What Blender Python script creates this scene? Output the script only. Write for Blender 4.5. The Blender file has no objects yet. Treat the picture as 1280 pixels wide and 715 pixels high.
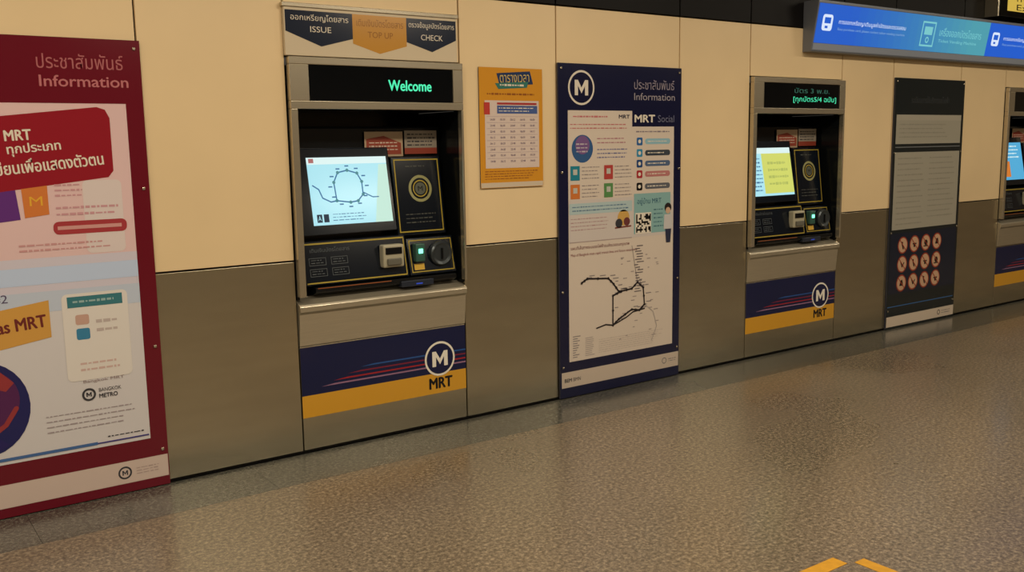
import bpy, math, random
from mathutils import Matrix, Vector
random.seed(7)
scene = bpy.context.scene
try:
    scene.view_settings.view_transform = 'Standard'
    scene.view_settings.look = 'None'
except Exception:
    pass
COL = bpy.context.collection

# ------------------------------------------------------------------ materials
def lin(c):
    out = []
    for v in c[:3]:
        v = v / 255.0
        out.append(v / 12.92 if v <= 0.04045 else ((v + 0.055) / 1.055) ** 2.4)
    return (out[0], out[1], out[2], 1.0)

MATS = {}
def mat(name, rgb, rough=0.5, metal=0.0, emit=0.0, coat=0.0, spec=0.5, noise=0.0, nscale=20.0, stretch=None):
    if name in MATS:
        return MATS[name]
    m = bpy.data.materials.new(name)
    m.use_nodes = True
    nt = m.node_tree
    b = nt.nodes['Principled BSDF']
    c = lin(rgb)
    b.inputs['Base Color'].default_value = c
    b.inputs['Roughness'].default_value = rough
    b.inputs['Metallic'].default_value = metal
    b.inputs['Specular IOR Level'].default_value = spec
    b.inputs['Coat Weight'].default_value = coat
    b.inputs['Coat Roughness'].default_value = 0.08
    if emit > 0:
        b.inputs['Emission Color'].default_value = c
        b.inputs['Emission Strength'].default_value = emit
        b.inputs['Base Color'].default_value = (c[0] * .12, c[1] * .12, c[2] * .12, 1)
    if noise > 0:
        tc = nt.nodes.new('ShaderNodeTexCoord')
        mp = nt.nodes.new('ShaderNodeMapping')
        if stretch:
            mp.inputs['Scale'].default_value = stretch
        n = nt.nodes.new('ShaderNodeTexNoise')
        n.inputs['Scale'].default_value = nscale
        n.inputs['Detail'].default_value = 4
        r = nt.nodes.new('ShaderNodeMapRange')
        r.inputs['From Min'].default_value = 0.3
        r.inputs['From Max'].default_value = 0.7
        r.inputs['To Min'].default_value = 1 - noise
        r.inputs['To Max'].default_value = 1 + noise
        mx = nt.nodes.new('ShaderNodeVectorMath')
        mx.operation = 'SCALE'
        mx.inputs[0].default_value = c[:3]
        nt.links.new(tc.outputs['Object'], mp.inputs['Vector'])
        nt.links.new(mp.outputs['Vector'], n.inputs['Vector'])
        nt.links.new(n.outputs['Fac'], r.inputs['Value'])
        nt.links.new(r.outputs['Result'], mx.inputs['Scale'])
        nt.links.new(mx.outputs['Vector'], b.inputs['Base Color'])
    MATS[name] = m
    return m

def P(rgb, e=0.0):
    """printed / painted colour under glossy acrylic"""
    n = 'print_%d_%d_%d_%d' % (rgb[0], rgb[1], rgb[2], int(e * 100))
    return mat(n, rgb, rough=0.16, emit=e, spec=0.6)

CREAM = mat('cream_wall_panel', (230, 204, 160), rough=0.3, noise=0.05, nscale=1.3)
STEEL = mat('brushed_steel_panel', (208, 200, 176), rough=0.26, metal=0.95, noise=0.05, nscale=8, stretch=(0.3, 1, 2))
STEELF = mat('machine_stainless', (200, 190, 168), rough=0.26, metal=0.8, noise=0.05, nscale=40, stretch=(0.2, 1, 8))
STEELL = mat('ledge_stainless', (208, 198, 176), rough=0.28, metal=0.75, noise=0.05, nscale=40, stretch=(0.2, 1, 8))
STEELD = mat('dark_steel', (34, 38, 40), rough=0.2, metal=0.7, noise=0.12, nscale=6)
DARKBAND = mat('dark_glass_band', (14, 12, 12), rough=0.45, spec=0.12)
JOINT = mat('joint_dark', (30, 26, 22), rough=0.8)
BLACKP = mat('black_plastic', (14, 17, 20), rough=0.2, noise=0.1, nscale=8)
BLACKG = mat('black_gloss', (8, 12, 16), rough=0.05)
TAPE = mat('yellow_floor_tape', (206, 150, 30), rough=0.5, noise=0.1, nscale=30)
WHITEP = mat('ceiling_paint', (170, 164, 150), rough=0.8, noise=0.03, nscale=3)
OPP = mat('opposite_wall_paint', (150, 132, 106), rough=0.7, noise=0.06, nscale=2)

def granite(name, base, dark, light, big, rough, coat):
    m = bpy.data.materials.new(name)
    m.use_nodes = True
    nt = m.node_tree
    b = nt.nodes['Principled BSDF']
    tc = nt.nodes.new('ShaderNodeTexCoord')
    n1 = nt.nodes.new('ShaderNodeTexNoise'); n1.inputs['Scale'].default_value = 62; n1.inputs['Detail'].default_value = 5
    n1.inputs['Roughness'].default_value = 0.85
    r1 = nt.nodes.new('ShaderNodeValToRGB')
    e = r1.color_ramp.elements
    e[0].position = 0.36; e[0].color = lin(dark)
    e[1].position = 0.64; e[1].color = lin(light)
    x = e.new(0.5); x.color = lin(base)
    n2 = nt.nodes.new('ShaderNodeTexNoise'); n2.inputs['Scale'].default_value = 0.9; n2.inputs['Detail'].default_value = 3
    r2 = nt.nodes.new('ShaderNodeMapRange')
    r2.inputs['From Min'].default_value = 0.3; r2.inputs['From Max'].default_value = 0.7
    r2.inputs['To Min'].default_value = 1 - big; r2.inputs['To Max'].default_value = 1 + big
    mx = nt.nodes.new('ShaderNodeVectorMath'); mx.operation = 'SCALE'
    for t in (n1, n2):
        nt.links.new(tc.outputs['Object'], t.inputs['Vector'])
    nt.links.new(n1.outputs['Fac'], r1.inputs['Fac'])
    nt.links.new(n2.outputs['Fac'], r2.inputs['Value'])
    nt.links.new(r1.outputs['Color'], mx.inputs[0])
    nt.links.new(r2.outputs['Result'], mx.inputs['Scale'])
    nt.links.new(mx.outputs['Vector'], b.inputs['Base Color'])
    rr = nt.nodes.new('ShaderNodeMapRange')
    rr.inputs['From Min'].default_value = 0.3; rr.inputs['From Max'].default_value = 0.7
    rr.inputs['To Min'].default_value = rough - .05; rr.inputs['To Max'].default_value = rough + .08
    nt.links.new(n2.outputs['Fac'], rr.inputs['Value'])
    nt.links.new(rr.outputs['Result'], b.inputs['Roughness'])
    b.inputs['Specular IOR Level'].default_value = 0.5
    b.inputs['Coat Weight'].default_value = coat
    b.inputs['Coat Roughness'].default_value = 0.17
    return m
GRAN = granite('tan_granite', (112, 99, 82), (66, 58, 48), (164, 148, 124), 0.14, 0.28, 0.28)
GRANB = granite('grey_granite_border', (78, 77, 70), (46, 46, 43), (122, 118, 106), 0.18, 0.22, 0.4)

# ------------------------------------------------------------------ mesh helpers
def group(name):
    o = bpy.data.objects.new(name, None)
    o.empty_display_size = 0.2
    COL.objects.link(o)
    return o

def mesh(name, verts, faces, mats, parent=None, midx=None, bevel=0.0, smooth=False):
    me = bpy.data.meshes.new(name)
    me.from_pydata([tuple(v) for v in verts], [], faces)
    for m in (mats if isinstance(mats, list) else [mats]):
        me.materials.append(m)
    if midx:
        for p, i in zip(me.polygons, midx):
            p.material_index = i
    if smooth:
        for p in me.polygons:
            p.use_smooth = True
    me.update()
    o = bpy.data.objects.new(name, me)
    COL.objects.link(o)
    if parent:
        o.parent = parent
    if bevel > 0:
        b = o.modifiers.new('bevel', 'BEVEL')
        b.width = bevel; b.segments = 2; b.limit_method = 'ANGLE'
    return o

BF = [(0, 1, 3, 2), (4, 6, 7, 5), (0, 4, 5, 1), (2, 3, 7, 6), (0, 2, 6, 4), (1, 5, 7, 3)]
def boxes(name, lst, m, parent=None, bevel=0.0):
    V, F = [], []
    for (x0, x1, y0, y1, z0, z1) in lst:
        n = len(V)
        for x in (x0, x1):
            for y in (y0, y1):
                for z in (z0, z1):
                    V.append((x, y, z))
        F += [tuple(n + i for i in f) for f in BF]
    return mesh(name, V, F, m, parent, bevel=bevel)
def box(name, x0, x1, y0, y1, z0, z1, m, parent=None, bevel=0.0):
    return boxes(name, [(x0, x1, y0, y1, z0, z1)], m, parent, bevel)

def prism(name, prof, x0, x1, m, parent=None, bevel=0.0):
    """yz profile swept along x"""
    n = len(prof)
    V = [(x0, y, z) for y, z in prof] + [(x1, y, z) for y, z in prof]
    F = [tuple(range(n)), tuple(range(2 * n - 1, n - 1, -1))]
    for i in range(n):
        j = (i + 1) % n
        F.append((i, i + n, j + n, j))
    return mesh(name, V, F, m, parent, bevel=bevel)

TXT = {}
def textmesh(s):
    if s in TXT:
        return TXT[s]
    c = bpy.data.curves.new('txt', 'FONT')
    c.body = s
    c.size = 1
    c.resolution_u = 3
    o = bpy.data.objects.new('txt', c)
    COL.objects.link(o)
    bpy.context.view_layer.update()
    dg = bpy.context.evaluated_depsgraph_get()
    me = bpy.data.meshes.new_from_object(o.evaluated_get(dg))
    v = [(p.co.x, p.co.y) for p in me.vertices]
    f = [tuple(p.vertices) for p in me.polygons]
    bpy.data.objects.remove(o)
    bpy.data.curves.remove(c)
    bpy.data.meshes.remove(me)
    TXT[s] = (v, f)
    return TXT[s]

class Surf:
    """flat artwork: a = along, b = up, layer = height above the carrier"""
    def __init__(s, name, parent, fn, eps=0.0006):
        s.name, s.parent, s.fn, s.eps = name, parent, fn, eps
        s.V, s.F, s.M, s.mats = [], [], [], []
    def mi(s, m):
        if m not in s.mats:
            s.mats.append(m)
        return s.mats.index(m)
    def raw(s, pts, faces, m, L):
        n = len(s.V)
        s.V += [s.fn(a, b, L * s.eps) for a, b in pts]
        i = s.mi(m)
        for f in faces:
            s.F.append(tuple(n + k for k in f)); s.M.append(i)
    def poly(s, pts, m, L=1):
        s.raw(pts, [tuple(range(len(pts)))], m, L)
    def rect(s, a0, a1, b0, b1, m, L=1):
        s.poly([(a0, b0), (a1, b0), (a1, b1), (a0, b1)], m, L)
    def rrect(s, a0, a1, b0, b1, r, m, L=1):
        pts = []
        for cx, cy, t in ((a1 - r, b0 + r, -90), (a1 - r, b1 - r, 0), (a0 + r, b1 - r, 90), (a0 + r, b0 + r, 180)):
            for k in range(5):
                q = math.radians(t + k * 22.5)
                pts.append((cx + r * math.cos(q), cy + r * math.sin(q)))
        s.poly(pts, m, L)
    def disc(s, a, b, r, m, L=1, n=32, ry=None):
        ry = ry or r
        s.poly([(a + r * math.cos(2 * math.pi * k / n), b + ry * math.sin(2 * math.pi * k / n)) for k in range(n)], m, L)
    def ring(s, a, b, r0, r1, m, L=1, n=36):
        pts = [(a + r * math.cos(2 * math.pi * k / n), b + r * math.sin(2 * math.pi * k / n)) for k in range(n) for r in (r0, r1)]
        s.raw(pts, [(2 * k, 2 * k + 1, (2 * k + 3) % (2 * n), (2 * k + 2) % (2 * n)) for k in range(n)], m, L)
    def line(s, pts, w, m, L=1):
        for k, ((a0, b0), (a1, b1)) in enumerate(zip(pts, pts[1:])):
            d = math.hypot(a1 - a0, b1 - b0) or 1e-6
            nx, ny = -(b1 - b0) / d * w / 2, (a1 - a0) / d * w / 2
            s.poly([(a0 + nx, b0 + ny), (a0 - nx, b0 - ny), (a1 - nx, b1 - ny), (a1 + nx, b1 + ny)], m, L)
            s.disc(a1, b1, w / 2, m, L + 0.3, 8)
    def outline(s, a0, a1, b0, b1, w, m, L=1):
        s.rect(a0, a1, b0, b0 + w, m, L); s.rect(a0, a1, b1 - w, b1, m, L)
        s.rect(a0, a0 + w, b0 + w, b1 - w, m, L); s.rect(a1 - w, a1, b0 + w, b1 - w, m, L)
    def text(s, t, a0, a1, b0, b1, m, L=2, bold=0.0, rot=0.0):
        """fit a line of type into a box; bold = extra stroke width (fraction of height)"""
        v, f = textmesh(t)
        if not v:
            return
        x0 = min(p[0] for p in v); x1 = max(p[0] for p in v)
        y0 = min(p[1] for p in v); y1 = max(p[1] for p in v)
        w = bold * (b1 - b0)
        offs = [(0, 0)] if w == 0 else [(-w, 0), (w, 0), (0, w * .7), (0, -w * .7)]
        ca, cb = (a0 + a1) / 2, (b0 + b1) / 2
        c, sn = math.cos(rot), math.sin(rot)
        for k, (oa, ob) in enumerate(offs):
            pts = []
            for p in v:
                a = (p[0] - x0) / (x1 - x0) * (a1 - a0) + a0 - ca + oa
                b = (p[1] - y0) / (y1 - y0) * (b1 - b0) + b0 - cb + ob
                pts.append((ca + a * c - b * sn, cb + a * sn + b * c))
            s.raw(pts, f, m, L + k * 0.15)
    def glyph_m(s, a, b, w, h, m, L):
        """block capital M centred on a, b"""
        t = w * 0.24
        l, r, lo, hi = a - w / 2, a + w / 2, b - h / 2, b + h / 2
        s.rect(l, l + t, lo, hi, m, L); s.rect(r - t, r, lo, hi, m, L)
        s.poly([(l + t, hi), (l + t, hi - h * .38), (a, lo + h * .12), (a, lo + h * .5)], m, L)
        s.poly([(r - t, hi), (a, lo + h * .5), (a, lo + h * .12), (r - t, hi - h * .38)], m, L)
    def lines(s, a0, a1, b0, b1, n, m, L=2, fill=0.38, seed=1):
        """rows of small print, built from words"""
        rnd = random.Random(seed)
        h = (b1 - b0) / n
        for i in range(n):
            z = b1 - (i + 0.5) * h
            a = a0
            end = a1 - rnd.random() * 0.2 * (a1 - a0)
            while a < end - 0.004:
                w = min(rnd.uniform(0.006, 0.028), end - a)
                hh = h * fill * rnd.uniform(.6, 1.1)
                s.rect(a, a + w, z - hh / 2, z + hh / 2, m, L)
                a += w + 0.005
    def done(s):
        o = mesh(s.name, s.V, s.F, s.mats, s.parent, s.M)
        return o

def wallfn(y0, dx=0.0, sx=1.0):
    return lambda a, b, h: (dx + a * sx, y0 - h, b)

def mlogo(s, a, b, r, fill, fg, L=2):
    s.disc(a, b, r, fg, L)
    s.disc(a, b, r * 0.88, fill, L + 1)
    s.glyph_m(a, b, r * 1.02, r * 0.88, fg, L + 2)

W_ = P((225, 216, 200)); NAVY = P((18, 26, 66)); NAVYD = P((26, 28, 58)); RED = P((175, 30, 38)); MAROON = P((104, 16, 34))
YEL = P((210, 154, 46)); GREY = P((120, 118, 120)); DGREY = P((60, 60, 66)); BLACK = P((18, 18, 22)); PINK = P((214, 128, 130))
BLUE = P((40, 84, 150)); WHITE = P((236, 230, 216))

# ------------------------------------------------------------------ room shell
XL, XR, YB, H = -4.0, 13.0, -9.0, 2.95
SPLIT, CT = 0.90, 2.12
KX = [(1.665, 2.565), (4.702, 5.635), (7.80, 8.735)]
KH = 1.80

wall = group('wall_back')
seams = [-3.2, -2.3, -1.39, -0.5, 0.12, 1.045, 1.665, 2.565, 3.17, 4.085, 4.702, 5.635, 6.235, 7.13, 7.80, 8.735, 9.4, 10.3, 11.2, 12.1, 13.0]
seams = [XL] + seams
cream, steel, dark = [], [], []
g = 0.004
for a, b in zip(seams, seams[1:]):
    k = any(abs(a - q[0]) < 0.01 for q in KX)
    cream.append((a + g, b - g, 0.0, 0.02, (KH if k else SPLIT) + g, CT - g))
    dark.append((a + g, b - g, 0.0, 0.02, CT + g, H))
    if not k:
        steel.append((a + g, b - g, 0.0, 0.02, 0.016, SPLIT - g))
boxes('cream_panels', cream, CREAM, wall, 0.0015)
boxes('steel_panels', steel, STEEL, wall, 0.0015)
boxes('dark_glass_panels', dark, DARKBAND, wall, 0.0015)
back = []
xs = [XL] + [v for q in KX for v in q] + [XR]
for i in range(0, len(xs), 2):
    back.append((xs[i], xs[i + 1], 0.021, 0.06, 0.0, H))
for q in KX:
    back.append((q[0], q[1], 0.021, 0.06, KH, H))
boxes('panel_substrate', back, JOINT, wall)

box('wall_left', XL - 0.1, XL, YB, 0.0, 0, H, OPP)
box('wall_right', XR, XR + 0.1, YB, 0.0, 0, H, OPP)
box('wall_front', XL, XR, YB - 0.1, YB, 0, H, OPP)
box('ceiling', XL, XR, YB, 0.06, H, H + 0.1, WHITEP)

BORD = -0.36
flo = group('floor')
box('granite_field', XL, XR, YB, BORD, -0.1, 0.0, GRAN, flo)
tiles = []
x = XL
while x < XR:
    tiles.append((x + 0.0008, min(x + 0.9, XR) - 0.0008, BORD + 0.0015, 0.0, -0.1, 0.0))
    x += 0.9
boxes('granite_border', tiles, GRANB, flo)
box('slab', XL, XR, YB, 0.5, -0.2, -0.101, JOINT, flo)

tp = group('floor_marking_tape')
box('strip_cross', 2.36, 2.636, -2.215, -2.158, 0.0, 0.0015, TAPE, tp)
box('strip_along', 2.662, 2.712, -2.75, -2.225, 0.0, 0.0015, TAPE, tp)

# ------------------------------------------------------------------ ticket machine
KL = 1.665  # measurement origin of the first machine
def machine(x0, x1, kind):
    sx = (x1 - x0) / 0.90
    G = group('ticket_vending_machine')
    def X(v):            # v measured in first machine's frame
        return x0 + (v - KL) * sx
    f = lambda y0: wallfn(y0, x0 - KL * sx, sx)
    e = 0.003
    A, B = 1.665 + e, 2.565 - e
    # cabinet shell
    boxes('cabinet_shell', [
        (X(A), X(B), 0.40, 0.42, 0.012, 1.797),
        (X(A), X(A + .012), 0.0, 0.40, 0.72, 1.57),
        (X(A), X(B), 0.0, 0.40, 1.572, 1.60),
    ], BLACKP, G)
    box('right_reveal', X(B - .012), X(B - .001), 0.0, 0.40, 0.72, 1.57, STEELD, G)
    boxes('upper_frame', [
        (X(A), X(B), -0.035, 0.0, 1.765, 1.797),
        (X(A), X(B), -0.035, 0.0, 1.573, 1.608),
        (X(A), X(1.758), -0.035, 0.0, 1.608, 1.765),
        (X(2.506), X(B), -0.035, 0.0, 1.608, 1.765),
        (X(A), X(1.70), -0.035, 0.0, 0.735, 1.573),
        (X(2.550), X(B), -0.035, 0.0, 0.735, 1.573)], STEELF, G, 0.003)
    box('led_display', X(1.758), X(2.506), -0.028, 0.0, 1.608, 1.765, BLACKG, G)
    s = Surf('led_text', G, f(-0.0285))
    GL = mat('led_green', (70, 235, 175), emit=1.0)
    if kind == 0:
        s.text('Welcome', 2.155, 2.385, 1.660, 1.708, GL, 1, bold=.03)
    else:
        s.text('บัตร 3 พ.ย.', 2.05, 2.40, 1.705, 1.738, mat('led_green_dim', (50, 120, 100), emit=.5), 1)
        s.text('[ทุกบัตร5/4 ฉบับ]', 2.04, 2.47, 1.640, 1.685, GL, 1)
    s.done()
    # ledge
    prism('ledge', [(0.0, 0.505), (-0.004, 0.507), (-0.018, 0.655), (-0.030, 0.668), (-0.030, 0.690), (-0.022, 0.70), (0.05, 0.725), (0.06, 0.725), (0.06, 0.505)], X(A), X(B), STEELL, G, 0.002)
    box('tray_floor', X(A + .012), X(B - .012), 0.05, 0.40, 0.70, 0.73, BLACKP, G)
    box('lower_door', X(A), X(B), 0.0, 0.05, 0.016, 0.503, STEEL, G, 0.002)
    box('plinth', X(A), X(B), 0.02, 0.05, 0.0, 0.016, JOINT, G)
    s = Surf('livery', G, f(0.0))
    s.rect(A, B, 0.272, 0.498, NAVY, 1)
    s.rect(A, B, 0.168, 0.272, YEL, 1)
    for z, c in ((0.372, BLUE), (0.350, P((120, 34, 58))), (0.328, P((160, 36, 44))), (0.308, P((150, 110, 140)))):
        s.poly([(2.02 + (0.388 - z) * -3.2, z - .0035), (B, z - .0035), (B, z + .0035), (2.09 + (0.388 - z) * -3.2, z + .0035)], c, 2)
    mlogo(s, 2.408, 0.345, 0.088, NAVY, WHITE, 3)
    s.text('MRT', 2.345, 2.477, 0.195, 0.248, BLACK, 3, bold=0.05)
    s.done()
    # ---- console inside the recess
    YO = mat('yellow_outline', (170, 148, 46), rough=0.4)
    CB = mat('console_blue_black', (13, 20, 30), rough=0.16)
    def slab(name, a0, a1, zb, zt, yb, yt, thick, m):
        V = [(X(a0), yb, zb), (X(a1), yb, zb), (X(a1), yt, zt), (X(a0), yt, zt),
             (X(a0), yb + thick, zb), (X(a1), yb + thick, zb), (X(a1), yt + thick, zt), (X(a0), yt + thick, zt)]
        F = [(0, 1, 2, 3), (7, 6, 5, 4), (0, 4, 5, 1), (1, 5, 6, 2), (2, 6, 7, 3), (3, 7, 4, 0)]
        mesh(name, V, F, m, G, bevel=0.004)
        def fn(a, b, h):
            t = (b - zb) / (zt - zb)
            return (X(a), yb + (yt - yb) * t - h - 0.0005, b)
        return fn
    fn = slab('screen_bezel', 1.725, 2.232, 1.0, 1.40, 0.072, 0.148, 0.25, CB)
    s = Surf('touch_screen', G, fn)
    SB = mat('screen_pale', (166, 220, 232), rough=0.15, emit=1.05)
    bl = mat('screen_blue', (50, 120, 175), emit=0.7)
    if kind == 0:
        s.rect(1.80, 2.214, 1.045, 1.357, SB, 1)
        s.poly([(2.12, 1.045), (2.214, 1.045), (2.214, 1.32), (2.17, 1.32)], mat('screen_side', (190, 226, 212), emit=1.0), 2)
        s.rect(1.80, 2.214, 1.325, 1.357, mat('screen_top', (212, 236, 236), emit=1.0), 3)
        s.rect(1.81, 1.835, 1.332, 1.352, mat('screen_red', (200, 120, 120), emit=0.6), 4)
        s.line([(1.815, 1.23), (1.845, 1.21), (1.86, 1.17), (1.90, 1.15), (1.93, 1.155)], 0.006, bl, 3)
        ring = [(1.93, 1.155), (1.925, 1.24), (1.95, 1.285), (2.0, 1.295), (2.05, 1.28), (2.07, 1.24), (2.07, 1.18), (2.04, 1.15), (2.0, 1.145), (1.93, 1.155)]
        s.line(ring, 0.006, bl, 3)
        s.line([(2.07, 1.19), (2.12, 1.165), (2.15, 1.165)], 0.005, bl, 3)
        for a, b in ring:
            s.disc(a, b, 0.008, mat('screen_green', (80, 150, 160), emit=.7), 4, 10)
        for k in range(12):
            q = k / 12 * 6.283
            s.rect(2.0 + .095 * math.cos(q) - .01, 2.0 + .095 * math.cos(q) + .01, 1.22 + .095 * math.sin(q) - .003, 1.22 + .095 * math.sin(q) + .003, bl, 3)
        for k in range(2):
            s.rect(1.82 + k * .034, 1.846 + k * .034, 1.058, 1.095, mat('screen_navy', (30, 60, 90), emit=.4), 3)
        s.text('A', 1.825, 1.841, 1.066, 1.088, SB, 4)
        s.lines(1.90, 2.10, 1.058, 1.10, 3, bl, 3, seed=2, fill=.25)
    elif kind == 1:
        s.rect(1.80, 2.214, 1.045, 1.357, SB, 1)
        s.rect(1.93, 2.214, 1.06, 1.325, mat('screen_yellow', (205, 212, 104), emit=0.95), 2)
        s.rect(1.80, 2.214, 1.32, 1.357, mat('screen_top', (212, 236, 236), emit=1.0), 3)
        s.lines(1.82, 1.92, 1.07, 1.30, 9, bl, 3, seed=9)
        s.lines(1.98, 2.18, 1.10, 1.28, 4, mat('screen_lime', (180, 192, 96), emit=.85), 3, seed=5)
    else:
        s.rect(1.80, 2.214, 1.045, 1.357, mat('screen_blue_bg', (80, 170, 215), emit=0.95), 1)
        s.rect(1.82, 2.0, 1.07, 1.20, mat('screen_orange', (225, 130, 50), emit=0.8), 2)
        s.lines(1.83, 2.18, 1.22, 1.34, 4, mat('screen_top', (212, 236, 236), emit=1.0), 3, seed=5)
    s.done()
    fn = slab('payment_module', 2.238, 2.512, 0.968, 1.352, 0.075, 0.125, 0.27, CB)
    s = Surf('payment_graphics', G, fn)
    s.outline(2.248, 2.500, 0.983, 1.340, 0.006, YO, 1)
    s.ring(2.385, 1.195, 0.052, 0.066, mat('seal_ring', (150, 148, 98), rough=.4), 1)
    s.ring(2.385, 1.195, 0.036, 0.042, YO, 1)
    s.disc(2.385, 1.195, 0.03, mat('seal_core', (84, 88, 76), rough=.4), 1)
    s.text('M', 2.372, 2.398, 1.183, 1.207, BLACK, 2)
    s.lines(2.29, 2.47, 1.02, 1.08, 3, mat('small_print', (70, 72, 66)), 1, seed=3, fill=.25)
    s.lines(2.31, 2.44, 1.295, 1.315, 1, mat('small_print', (70, 72, 66)), 1, seed=6)
    s.done()
    fn = slab('card_console', 1.722, 2.262, 0.775, 0.975, 0.02, 0.06, 0.33, CB)
    s = Surf('card_graphics', G, fn)
    s.rect(1.73, 2.252, 0.960, 0.967, YO, 1)
    s.rect(1.73, 2.252, 0.783, 0.789, YO, 1)
    s.rect(2.248, 2.253, 0.789, 0.960, YO, 1)
    gp = mat('dim_print', (72, 78, 80))
    for a in (1.75, 1.86):
        for b in (0.865, 0.815):
            s.outline(a, a + 0.085, b, b + 0.035, 0.0025, gp, 1)
            s.lines(a + .01, a + .075, b + .006, b + .03, 2, gp, 1, seed=2)
    s.text('เติมเงินบัตรโดยสาร', 1.76, 1.96, 0.925, 0.945, gp, 1)
    s.done()
    sl = mat('slot_plastic', (172, 166, 142), rough=0.4)
    box('card_slot', X(2.112), X(2.225), 0.0, 0.045, 0.828, 0.938, sl, G, 0.008)
    box('card_slot_mouth', X(2.124), X(2.212), -0.004, 0.004, 0.892, 0.924, BLACKP, G, 0.002)
    box('card_slot_lip', X(2.130), X(2.206), -0.012, 0.0, 0.84, 0.872, mat('slot_lip', (100, 98, 86)), G, 0.004)
    fn = slab('coin_module', 2.27, 2.535, 0.775, 0.955, 0.02, 0.06, 0.33, CB)
    s = Surf('coin_graphics', G, fn)
    s.outline(2.280, 2.524, 0.788, 0.945, 0.005, YO, 1)
    s.rect(2.295, 2.352, 0.80, 0.83, mat('coin_label', (200, 160, 50), rough=.5), 2)
    s.done()
    box('card_reader', X(2.297), X(2.350), 0.012, 0.05, 0.84, 0.93, mat('reader_plastic', (52, 88, 78), rough=.4), G, 0.006)
    box('status_led', X(2.311), X(2.335), 0.006, 0.012, 0.882, 0.905, mat('led_glow', (110, 255, 190), emit=3.0), G, 0.003)
    n = 28; V = []; F = []
    for yy, r in ((0.045, 0.062), (0.02, 0.062), (0.012, 0.054), (0.018, 0.040)):
        V += [(X(2.448 + r * math.cos(2 * math.pi * k / n)), yy, 0.872 + r * math.sin(2 * math.pi * k / n)) for k in range(n)]
    for q in range(3):
        F += [(q * n + k, q * n + (k + 1) % n, (q + 1) * n + (k + 1) % n, (q + 1) * n + k) for k in range(n)]
    F.append(tuple(3 * n + k for k in range(n)))
    mesh('coin_bezel', V, F, mat('coin_metal', (66, 72, 76), rough=.3, metal=.5), G)
    box('coin_slot', X(2.444), X(2.452), 0.010, 0.02, 0.845, 0.90, BLACKP, G)
    prism('output_tray', [(0.03, 0.73), (0.0, 0.745), (0.0, 0.768), (0.10, 0.772), (0.35, 0.772), (0.35, 0.73)], X(1.76), X(2.52), BLACKP, G, 0.002)
    s = Surf('tray_trim', G, f(-0.0008))
    s.rect(1.77, 2.15, 0.762, 0.766, mat('tray_orange', (150, 80, 36)), 1)
    s.done()
    box('ticket_chute', X(2.20), X(2.38), -0.012, 0.03, 0.727, 0.757, mat('chute_dark', (40, 46, 58), rough=.25), G, 0.004)
    box('chute_light', X(2.28), X(2.315), -0.014, -0.012, 0.736, 0.742, mat('chute_blue', (60, 90, 220), emit=.5), G)
    # notices hanging in the recess
    s = Surf('recess_notices', G, lambda a, b, h: (X(a), 0.16 - h, b))
    s.rect(2.115, 2.325, 1.355, 1.475, mat('notice_cream', (172, 148, 120)), 1)
    s.poly([(2.125, 1.365), (2.315, 1.365), (2.315, 1.42), (2.22, 1.455), (2.125, 1.44)], mat('notice_red', (140, 56, 38)), 2)
    s.lines(2.14, 2.30, 1.38, 1.43, 3, mat('notice_white', (200, 186, 170)), 3, seed=8)
    s.rect(2.335, 2.52, 1.365, 1.48, mat('notice_grey', (146, 136, 122)), 1)
    s.rect(2.335, 2.52, 1.365, 1.395, mat('notice_red', (140, 56, 38)), 2)
    s.lines(2.35, 2.51, 1.40, 1.47, 4, DGREY, 2, seed=11)
    s.done()
    box('chassis', X(1.70), X(2.545), 0.17, 0.40, 0.78, 1.50, BLACKP, G, 0.01)
    return G

machine(*KX[0], 0)
machine(*KX[1], 1)
machine(*KX[2], 2)

# ------------------------------------------------------------------ header sign over machine
G = group('machine_header_sign')
box('plate', 1.660, 2.540, -0.022, -0.001, 1.802, 2.008, mat('sign_plate', (206, 190, 162), rough=.35), G, 0.002)
box('plate_trim', 1.652, 2.548, -0.028, -0.001, 2.008, 2.026, STEELF, G, 0.002)
s = Surf('artwork', G, wallfn(-0.022))
NV = P((30, 38, 56))
s.poly([(1.665, 1.995), (1.665, 1.905), (1.83, 1.845), (1.985, 1.885), (1.985, 1.995)], NV, 1)
s.poly([(1.985, 1.995), (1.985, 1.865), (2.12, 1.825), (2.262, 1.865), (2.262, 1.995)], P((194, 140, 56)), 1)
s.poly([(2.262, 1.995), (2.262, 1.885), (2.40, 1.845), (2.535, 1.905), (2.535, 1.995)], NV, 1)
s.text('ออกเหรียญโดยสาร', 1.69, 1.965, 1.948, 1.982, W_, 2)
s.text('ISSUE', 1.78, 1.88, 1.905, 1.93, W_, 2)
tb = P((150, 100, 40))
s.text('เติมเงินบัตรโดยสาร', 2.005, 2.245, 1.944, 1.980, tb, 2)
s.text('TOP UP', 2.06, 2.19, 1.895, 1.922, tb, 2)
s.text('ตรวจข้อมูลบัตรโดยสาร', 2.275, 2.525, 1.946, 1.982, W_, 2)
s.text('CHECK', 2.34, 2.46, 1.898, 1.924, W_, 2)
s.done()

# ------------------------------------------------------------------ posters
ACR = mat('acrylic_edge', (60, 60, 70), rough=.15)
def board(x0, x1, z0, z1, bg, name='information_poster', t=0.014):
    G = group(name)
    box('board', x0, x1, -t, -0.001, z0, z1, ACR, G, 0.002)
    s = Surf('artwork', G, wallfn(-t - 0.0004))
    s.rect(x0, x1, z0, z1, bg, 0)
    return G, s
def studs(G, x0, x1, zs):
    lst = []
    for z in zs:
        for x in (x0, x1):
            lst.append((x - .006, x + .006, -0.021, -0.015, z - .006, z + .006))
    boxes('fixing_studs', lst, STEELF, G, 0.003)

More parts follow.
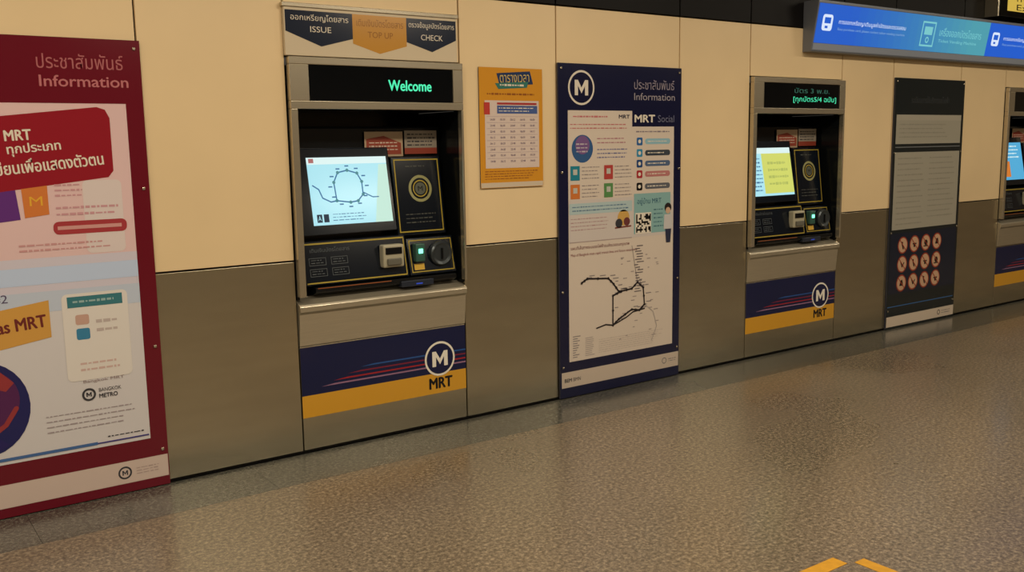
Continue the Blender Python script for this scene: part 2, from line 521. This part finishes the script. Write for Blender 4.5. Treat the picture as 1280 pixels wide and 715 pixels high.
# poster 1 (maroon)
G, s = board(0.135, 1.053, 0.004, 1.832, MAROON)
s.text('ประชาสัมพันธ์', 0.675, 0.985, 1.715, 1.772, P((178, 104, 108)), 1)
s.text('Information', 0.680, 1.0, 1.648, 1.690, P((190, 116, 120)), 1, bold=.02)
s.rect(0.195, 0.985, 0.215, 1.585, P((222, 190, 190)), 1)
s.rect(0.195, 0.985, 0.83, 1.00, P((206, 200, 214)), 2)
s.rect(0.195, 0.985, 0.215, 0.83, P((210, 206, 208)), 2)
s.rect(0.195, 0.985, 0.898, 0.965, P((190, 206, 234)), 3)  # pale blue band: reflection of a bright light, painted into the print
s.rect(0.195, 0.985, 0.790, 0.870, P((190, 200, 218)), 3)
s.poly([(0.2, 1.50), (0.875, 1.572), (0.905, 1.562), (0.92, 1.53), (0.92, 1.325), (0.90, 1.30), (0.2, 1.22)], P((146, 28, 42)), 2)
s.text('MRT', 0.545, 0.635, 1.447, 1.485, W_, 3, bold=.04, rot=.05)
s.text('ทุกประเภท', 0.55, 0.735, 1.392, 1.438, W_, 3, bold=.02, rot=.08)
s.text('ลงทะเบียนเพื่อแสดงตัวตน', 0.39, 0.885, 1.328, 1.380, W_, 3, bold=.02, rot=.09)
s.poly([(0.42, 1.245), (0.565, 1.262), (0.575, 1.15), (0.42, 1.135)], P((98, 50, 126)), 3)
s.poly([(0.585, 1.265), (0.675, 1.275), (0.675, 1.165), (0.59, 1.155)], P((208, 122, 62)), 3)
s.text('M', 0.61, 0.655, 1.20, 1.235, P((226, 170, 60)), 4)
s.lines(0.70, 0.80, 1.225, 1.285, 3, P((200, 150, 156)), 3, seed=1)
s.rrect(0.80, 0.945, 1.005, 1.29, 0.02, P((218, 204, 202)), 2)
s.rrect(0.685, 0.955, 1.085, 1.135, 0.02, P((166, 60, 66)), 3)
s.rect(0.70, 0.935, 1.103, 1.117, P((206, 150, 146)), 4)
s.lines(0.70, 0.94, 1.15, 1.20, 2, P((200, 150, 156)), 3, seed=3)
s.lines(0.56, 0.90, 1.02, 1.06, 2, P((200, 150, 150)), 3, seed=5)
s.poly([(0.2, 0.775), (0.645, 0.835), (0.645, 0.69), (0.2, 0.62)], P((208, 156, 76)), 4)
s.text('as MRT', 0.46, 0.630, 0.728, 0.775, P((112, 46, 44)), 5, bold=.04, rot=.07)
s.text('#2', 0.45, 0.505, 0.835, 0.87, P((90, 80, 110)), 4)
s.rrect(0.690, 0.935, 0.50, 0.850, 0.02, P((222, 216, 210)), 4)
s.rect(0.71, 0.915, 0.795, 0.838, P((60, 120, 130)), 5)
s.lines(0.73, 0.89, 0.805, 0.83, 1, P((150, 180, 180)), 6, seed=3)
s.rrect(0.735, 0.785, 0.725, 0.765, .008, P((196, 160, 146)), 5)
s.rrect(0.735, 0.785, 0.665, 0.710, .008, P((60, 130, 168)), 5)
s.lines(0.81, 0.90, 0.68, 0.75, 2, P((190, 176, 172)), 5, seed=5)
s.lines(0.74, 0.90, 0.53, 0.58, 2, P((206, 176, 170)), 5, seed=6)
s.text('Bangkok MRT', 0.745, 0.90, 0.485, 0.50, P((150, 130, 130)), 5)
s.ring(0.762, 0.440, 0.018, 0.026, DGREY, 5)
s.glyph_m(0.762, 0.440, 0.02, 0.018, DGREY, 5)
s.text('BANGKOK', 0.80, 0.885, 0.445, 0.460, DGREY, 5)
s.text('METRO', 0.80, 0.87, 0.420, 0.437, DGREY, 5, bold=.03)
s.lines(0.60, 0.945, 0.30, 0.385, 4, P((164, 152, 156)), 5, seed=7, fill=.22)
# train-nose roundel of the advert
s.disc(0.385, 0.44, 0.165, P((34, 36, 92)), 4, ry=0.185)
s.disc(0.40, 0.47, 0.115, P((84, 36, 84)), 5, ry=0.12)
s.poly([(0.39, 0.60), (0.45, 0.585), (0.50, 0.53), (0.47, 0.50), (0.42, 0.52)], P((150, 56, 60)), 6)
s.line([(0.40, 0.33), (0.46, 0.37), (0.50, 0.43)], .018, P((150, 56, 60)), 6)
s.poly([(0.2, .34), (0.40, .35), (0.47, .29), (0.4, .262), (0.2, .255)], P((40, 34, 96)), 5.5)
s.rect(0.195, 0.78, 0.228, 0.240, P((70, 106, 160)), 5)
s.rect(0.78, 0.98, 0.230, 0.236, P((70, 64, 130)), 5)
s.lines(0.82, 0.97, 0.248, 0.262, 1, DGREY, 5, seed=7)
s.rect(0.14, 1.049, 0.042, 0.135, P((206, 186, 176)), 1)
s.ring(0.875, 0.088, 0.020, 0.027, DGREY, 2)
s.glyph_m(0.875, 0.088, 0.022, 0.02, DGREY, 2)
s.lines(0.92, 1.02, 0.07, 0.105, 3, P((176, 154, 148)), 2, seed=9)
s.done()
studs(G, 0.16, 1.03, (1.80, 1.25, 0.6, 0.16))

# poster 2 (navy)
G, s = board(3.170, 4.088, 0.006, 1.826, P((22, 25, 56)))
mlogo(s, 3.330, 1.700, 0.092, P((22, 24, 54)), W_, 1)
s.text('ประชาสัมพันธ์', 3.715, 4.03, 1.70, 1.755, P((150, 140, 150)), 1)
s.text('Information', 3.715, 4.035, 1.640, 1.68, P((160, 152, 158)), 1)
s.text('MRT', 3.72, 3.875, 1.518, 1.558, W_, 2, bold=.06)
s.text('Social', 3.90, 4.03, 1.518, 1.558, P((110, 112, 134)), 2)
PW = P((214, 200, 186))
s.poly([(3.235, 0.205), (4.03, 0.205), (4.03, 1.493), (3.70, 1.493), (3.70, 1.580), (3.235, 1.580)], PW, 1)
s.rect(3.235, 4.03, 0.868, 1.10, P((206, 196, 190)), 2)
s.text('MRT', 3.60, 3.68, 1.538, 1.558, NAVYD, 2, bold=.05)
s.lines(3.27, 3.58, 1.535, 1.56, 1, P((196, 116, 120)), 2, seed=2)
s.lines(3.25, 3.67, 1.475, 1.515, 2, P((192, 116, 116)), 2, seed=3, fill=.3)
s.disc(3.335, 1.375, 0.075, P((56, 92, 140)), 2)
s.disc(3.335, 1.395, 0.05, P((120, 90, 140)), 3)
s.lines(3.29, 3.38, 1.35, 1.41, 3, P((190, 180, 190)), 4, seed=5)
s.lines(3.44, 3.68, 1.395, 1.44, 2, P((176, 120, 130)), 2, seed=6, fill=.3)
s.lines(3.44, 3.68, 1.315, 1.38, 3, P((110, 110, 150)), 2, seed=16, fill=.3)
for a, b, c in ((3.25, 1.205, P((40, 130, 150))), (3.49, 1.205, P((180, 70, 66))), (3.25, 1.105, P((206, 120, 60))), (3.49, 1.105, P((90, 140, 84)))):
    s.rect(a, a + .065, b, b + .078, c, 3)
    s.rect(a + .018, a + .047, b + .03, b + .06, P((190, 190, 180)), 4)
    s.lines(a + .08, a + .21, b, b + .08, 4, P((150, 140, 140)), 3, seed=int(a * 100 + b * 10), fill=.25)
s.rect(3.24, 3.70, 1.02, 1.08, P((176, 196, 198)), 3)
s.lines(3.26, 3.68, 1.03, 1.07, 2, P((90, 120, 150)), 4, seed=8, fill=.3)
s.lines(3.25, 3.54, 0.925, 1.005, 4, P((176, 140, 142)), 3, seed=9, fill=.25)
s.disc(3.635, 0.985, 0.045, P((206, 164, 90)), 3)
s.disc(3.60, 0.955, 0.026, DGREY, 4); s.disc(3.66, 0.962, 0.024, P((110, 60, 60)), 4)
s.line([(3.57, .93), (3.69, .935)], .008, P((120, 60, 50)), 4)
s.lines(3.73, 4.0, 1.455, 1.475, 1, P((130, 120, 130)), 2, seed=1)
rows = [(1.41, P((50, 100, 160)), P((146, 186, 200))), (1.345, P((60, 140, 180)), P((64, 72, 82))), (1.285, P((40, 74, 126)), P((84, 104, 136))), (1.225, P((170, 50, 58)), P((186, 122, 120))), (1.155, BLACK, P((98, 100, 108)))]
for z, c, c2 in rows:
    s.rrect(3.735, 3.78, z - .022, z + .022, .008, c, 2)
    s.disc(3.757, z, 0.011, W_, 3, 12)
    s.rrect(3.80, 4.0, z - .016, z + .016, .015, c2, 2)
    s.lines(3.82, 3.98, z - .008, z + .008, 1, W_, 3, seed=int(z * 77))
s.rect(3.715, 4.005, 0.885, 1.115, P((136, 176, 176)), 3)
s.text('อยู่บ้าน MRT', 3.74, 3.93, 1.045, 1.09, P((40, 84, 110)), 4)
rq = random.Random(3)
s.rect(3.725, 3.85, 0.885, 1.005, W_, 4)
for i in range(11):
    for j in range(10):
        if rq.random() < .5 or (i in (0, 3, 7, 10) and (j < 3 or j > 6)):
            s.rect(3.731 + i * .0105, 3.7415 + i * .0105, 0.892 + j * .0105, 0.9025 + j * .0105, BLACK, 5)
s.lines(3.87, 3.95, 0.91, 1.03, 5, P((70, 110, 124)), 4, seed=12, fill=.3)
s.disc(3.985, 1.025, 0.028, P((46, 40, 40)), 4); s.disc(3.985, 1.008, 0.019, P((206, 172, 146)), 5)
s.poly([(3.955, .985), (4.015, .985), (4.02, .90), (3.95, .90)], P((200, 196, 196)), 5)
s.poly([(3.963, .90), (4.012, .90), (4.005, .82), (3.972, .82)], P((50, 54, 76)), 5)
s.rect(3.24, 3.70, 0.866, 0.871, P((176, 160, 156)), 3)
s.text('แผนที่เส้นทางระบบรถไฟฟ้าขนส่งมวลชนกรุงเทพ', 3.25, 3.68, 0.822, 0.848, P((120, 60, 66)), 3)
s.text('Map of Bangkok mass rapid transit lines and future extensions', 3.25, 3.74, 0.787, 0.806, P((140, 80, 84)), 3)
K = P((40, 36, 40))
m1 = [(3.325, 0.640), (3.365, 0.660), (3.52, 0.648), (3.560, 0.612), (3.60, 0.565), (3.62, 0.56)]
loop = [(3.555, 0.545), (3.62, 0.565), (3.70, 0.572), (3.745, 0.605), (3.79, 0.57), (3.80, 0.47), (3.76, 0.44), (3.70, 0.45), (3.60, 0.405), (3.555, 0.375), (3.555, 0.545)]
s.line(m1, .010, K, 3)
s.line(loop, .010, K, 3)
s.line([(3.43, 0.372), (3.50, 0.385), (3.555, 0.375), (3.66, 0.41), (3.71, 0.435), (3.80, 0.445)], .008, K, 4)
s.line([(3.745, 0.60), (3.70, 0.82)], .004, P((140, 130, 128)), 3)
s.line([(3.80, 0.47), (3.87, 0.42), (3.90, 0.33), (3.86, 0.25)], .005, P((176, 166, 160)), 3)
rm = random.Random(5)
for line in (m1, loop):
    for (a0, b0), (a1, b1) in zip(line, line[1:]):
        for t in (0.0, 0.5):
            a, b = a0 + (a1 - a0) * t, b0 + (b1 - b0) * t
            s.disc(a, b, 0.008, K, 4.6, 10)
            s.rect(a + .015, a + .015 + rm.uniform(.02, .045), b + .012, b + .017, P((140, 132, 132)), 3)
for k in range(30):
    a = 3.60 + rm.uniform(0, .30); b = .26 + rm.uniform(0, .50)
    s.rect(a, a + rm.uniform(.012, .035), b, b + .005, P((160, 148, 144)), 2.5)
for k in range(18):
    a = 3.715 + rm.uniform(0, .03)
    s.rect(a, a + rm.uniform(.02, .06), .55 + k * .0155, .5555 + k * .0155, P((110, 102, 104)), 3.3)
for k in range(10):
    s.rect(3.26, 3.26 + rm.uniform(.02, .06), .225 + k * .013, .230 + k * .013, P((140, 132, 132)), 2)
    s.rect(3.35, 3.35 + rm.uniform(.02, .07), .225 + k * .011, .229 + k * .011, P((170, 158, 154)), 2)
s.lines(3.45, 3.95, 0.225, 0.31, 7, P((184, 170, 162)), 2, seed=31, fill=.25)
s.rect(3.18, 4.083, 0.062, 0.150, P((198, 182, 166)), 1)
s.text('BEM', 3.20, 3.25, 0.093, 0.113, DGREY, 2, bold=.03)
s.text('BMN', 3.262, 3.315, 0.093, 0.113, DGREY, 2)
s.ring(3.965, 0.108, 0.014, 0.019, GREY, 2)
s.lines(4.0, 4.07, 0.095, 0.12, 2, GREY, 2, seed=1)
s.done()
studs(G, 3.19, 4.068, (1.80, 1.25, 0.6, 0.18))

# poster 3 (dark regulations)
G, s = board(6.243, 7.163, 0.004, 1.835, P((26, 34, 38)))
LG = P((160, 156, 142))
TXC = P((144, 140, 128))
s.rect(6.27, 7.13, 1.365, 1.575, LG, 1)
s.text('ระเบียบการใช้บริการรถไฟฟ้า', 6.45, 6.95, 1.66, 1.71, P((60, 64, 68)), 1)
s.rect(6.27, 7.13, 1.535, 1.575, P((168, 162, 148)), 2)
s.lines(6.31, 6.95, 1.40, 1.52, 4, TXC, 2, seed=4, fill=.3)
s.rect(6.27, 7.13, 1.338, 1.345, P((110, 114, 116)), 1)
s.rect(6.27, 7.13, 0.74, 1.305, LG, 1)
s.lines(6.31, 6.66, 0.76, 1.28, 13, TXC, 2, seed=5, fill=.22)
s.lines(6.72, 7.08, 0.80, 1.28, 12, TXC, 2, seed=6, fill=.22)
s.rect(6.255, 7.14, 0.262, 0.715, P((24, 32, 50)), 1)
ic = P((200, 162, 132)); ir = P((150, 60, 44))
for r in range(3):
    for c in range(4):
        a, b = 6.42 + c * 0.152, 0.622 - r * 0.142
        s.disc(a, b, 0.064, ir, 2, 24); s.disc(a, b, 0.054, ic, 3, 24)
        k = (r * 4 + c) % 5
        if k == 0:
            s.disc(a - .01, b + .018, .010, BLACK, 4, 10); s.line([(a - .01, b + .01), (a + .005, b - .025)], .014, BLACK, 4)
        elif k == 1:
            s.rect(a - .024, a + .024, b - .004, b + .006, BLACK, 4); s.disc(a, b - .014, .012, BLACK, 4, 10)
        elif k == 2:
            s.disc(a, b, .022, BLACK, 4, 12); s.rect(a - .03, a + .03, b - .03, b - .022, BLACK, 4)
        elif k == 3:
            s.poly([(a - .025, b - .02), (a + .025, b - .02), (a + .01, b + .025), (a - .01, b + .02)], BLACK, 4)
        else:
            s.line([(a - .02, b + .02), (a, b - .02), (a + .022, b + .01)], .010, BLACK, 4)
        s.line([(a - .040, b + .040), (a + .040, b - .040)], 0.007, ir, 5)
s.rect(6.255, 7.14, 0.165, 0.172, P((50, 96, 150)), 1)
s.rect(6.25, 7.16, 0.018, 0.095, P((206, 190, 172)), 1)
s.ring(6.95, 0.058, 0.014, 0.02, DGREY, 2)
s.lines(6.99, 7.12, 0.04, 0.075, 2, GREY, 2, seed=9)
s.done()
studs(G, 6.262, 7.145, (1.81, 1.30, 0.72, 0.14))

# yellow timetable poster
G, s = board(2.673, 3.070, 1.185, 1.788, P((210, 146, 46)), 'timetable_poster', 0.008)
s.rect(2.675, 3.068, 1.187, 1.212, P((206, 190, 168)), 1)
s.poly([(2.78, 1.76), (2.99, 1.775), (3.01, 1.71), (2.80, 1.695)], P((44, 60, 96)), 1)
s.text('ตารางเวลา', 2.80, 2.985, 1.717, 1.755, P((206, 180, 110)), 2, rot=.04)
s.poly([(2.77, 1.71), (2.98, 1.722), (2.97, 1.692), (2.79, 1.682)], P((60, 120, 110)), 2)
s.lines(2.80, 2.96, 1.69, 1.715, 1, W_, 3, seed=4)
s.lines(2.72, 3.03, 1.645, 1.670, 1, P((150, 90, 40)), 1, seed=4)
s.rect(2.705, 3.045, 1.285, 1.625, P((214, 196, 186)), 1)
s.rect(2.78, 3.03, 1.605, 1.615, P((170, 60, 60)), 3)
s.rect(2.78, 3.035, 1.560, 1.600, P((76, 96, 150)), 2)
s.lines(2.79, 3.02, 1.565, 1.595, 2, W_, 3, seed=4, fill=.3)
for i in range(8):
    z = 1.530 - i * 0.030
    s.rect(2.715, 3.035, z + .014, z + .0155, P((176, 156, 166)), 2)
    for c in range(5):
        s.text(random.choice(['06:00', '05:30', '24:00', '06:12', '23:48']), 2.735 + c * .063, 2.765 + c * .063, z - .005, z + .005, P((120, 104, 130)), 3)
s.rect(2.70, 2.735, 1.555, 1.615, P((188, 66, 60)), 3)
s.lines(2.70, 3.04, 1.225, 1.275, 4, P((150, 90, 50)), 2, seed=14, fill=.3)
s.done()

# ------------------------------------------------------------------ blue illuminated sign
G = group('illuminated_direction_sign')
X0, X1 = 5.205, 9.2
SH = mat('sign_housing', (120, 126, 138), rough=.4, metal=.25)
prism('housing', [(0.0, 1.968), (-0.060, 1.968), (-0.066, 1.975), (-0.118, 2.270), (-0.118, 2.285), (0.0, 2.285)], X0, X1, SH, G, 0.002)
def sfn(a, b, h):
    t = (b - 1.975) / (2.270 - 1.975)
    return (a, -0.066 - 0.052 * t - h - 0.0006, b)
s = Surf('light_panel', G, sfn)
N = 24
for i in range(N):
    t = i / (N - 1)
    a0 = 5.215 + (7.30 - 5.215) * i / N
    a1 = 5.215 + (7.30 - 5.215) * (i + 1) / N
    q = min(1, max(0, (t - 0.15) / 0.75))
    c = (int(36 + 40 * q), int(92 + 62 * q), int(196 - 26 * q))
    s.rect(a0, a1, 2.022, 2.265, mat('film_%d' % i, c, rough=.3, emit=1.0), 1)
FB = mat('film_blue', (30, 90, 200), rough=.3, emit=1.0)
s.rect(7.30, 9.19, 2.022, 2.265, FB, 1)
s.rect(5.215, 9.19, 1.980, 2.020, mat('sign_lower_rail', (160, 170, 188), rough=.35, metal=.2), 1)
SW = mat('sign_white', (212, 226, 248), emit=1.0)
SB2 = mat('sign_pale', (140, 180, 225), emit=0.8)
ST = mat('sign_teal_print', (125, 208, 214), emit=0.85)
def picto(a):
    s.rrect(a, a + .105, 2.10, 2.20, .02, SW, 2)
    s.rect(a + .02, a + .085, 2.145, 2.182, FB, 3)
    s.rect(a + .03, a + .06, 2.115, 2.13, FB, 3)
picto(5.27)
s.text('การออกเหรียญ/เติมมูลค่าบัตรและตรวจสอบ', 5.44, 6.20, 2.140, 2.18, SW, 2)
s.text('Easy purchase card, please contact token vending machine', 5.44, 6.20, 2.105, 2.125, SB2, 2)
s.outline(6.40, 6.57, 2.055, 2.225, .012, ST, 2)
s.rect(6.435, 6.535, 2.135, 2.19, ST, 2)
s.ring(6.485, 2.10, .012, .022, ST, 2)
s.text('เครื่องออกบัตรโดยสาร', 6.63, 7.20, 2.135, 2.195, ST, 2)
s.text('Ticket Vending Machine', 6.63, 7.15, 2.085, 2.112, ST, 2)
picto(7.36)
s.text('การออกเหรียญ/เติมมูลค่าบัตรและตรวจสอบ', 7.53, 8.45, 2.140, 2.18, SW, 2)
s.text('Easy purchase card, please contact token vending machine', 7.53, 8.45, 2.105, 2.125, SB2, 2)
s.done()

# upper small light box
G = group('illuminated_exit_sign')
box('housing', 7.42, 8.7, -0.10, -0.001, 2.33, 2.62, BLACKG, G, 0.006)
s = Surf('face', G, wallfn(-0.1005))
s.rect(7.56, 8.66, 2.375, 2.59, mat('exit_yellow', (214, 180, 70), emit=.85), 1)
s.text('ทางออก', 7.70, 8.2, 2.45, 2.55, BLACK, 2)
s.text('Exit 1', 7.70, 8.1, 2.385, 2.43, BLACK, 2)
s.done()
box('sign_rim', 7.41, 7.43, -0.105, -0.002, 2.325, 2.62, STEELF, G)

# ------------------------------------------------------------------ lights
def fixture(x, y, power, ln=1.2, col=(1.0, 0.865, 0.665)):
    G = group('ceiling_light')
    boxes('trough', [(x - ln / 2 - .03, x + ln / 2 + .03, y - .16, y + .16, H - .03, H)], mat('fixture_white', (230, 228, 220)), G, 0.004)
    l = bpy.data.lights.new('tube_light', 'AREA')
    l.shape = 'RECTANGLE'; l.size = ln; l.size_y = 0.24
    l.energy = power; l.color = col
    o = bpy.data.objects.new('tube_light', l)
    COL.objects.link(o)
    o.location = (x, y, H - 0.035)
    o.parent = G
for x, p in ((-2.2, 34), (0.2, 46), (2.6, 40), (5.0, 33), (7.4, 28), (9.8, 26)):
    fixture(x, -1.9, p)
    fixture(x, -5.2, p * .8)

w = bpy.data.worlds.new('World'); scene.world = w
w.use_nodes = True
w.node_tree.nodes['Background'].inputs[0].default_value = (0.5, 0.45, 0.38, 1)
w.node_tree.nodes['Background'].inputs[1].default_value = 0.1

# ------------------------------------------------------------------ camera
r = Vector((.81179, -.58373, -.01568)); u = Vector((.09834, .11019, .98904)); f = Vector((.57561, .80443, -.14686))
M = Matrix(((r.x, u.x, -f.x), (r.y, u.y, -f.y), (r.z, u.z, -f.z))).to_4x4()
cd = bpy.data.cameras.new('camera')
cd.sensor_width = 36; cd.sensor_fit = 'HORIZONTAL'
cd.lens = 1182.47 / 1280 * 36
cam = bpy.data.objects.new('camera', cd)
COL.objects.link(cam)
q = M.to_quaternion()
cam.rotation_euler = q.to_euler()
cam.location = (0, -4, 1.39841)
scene.camera = cam
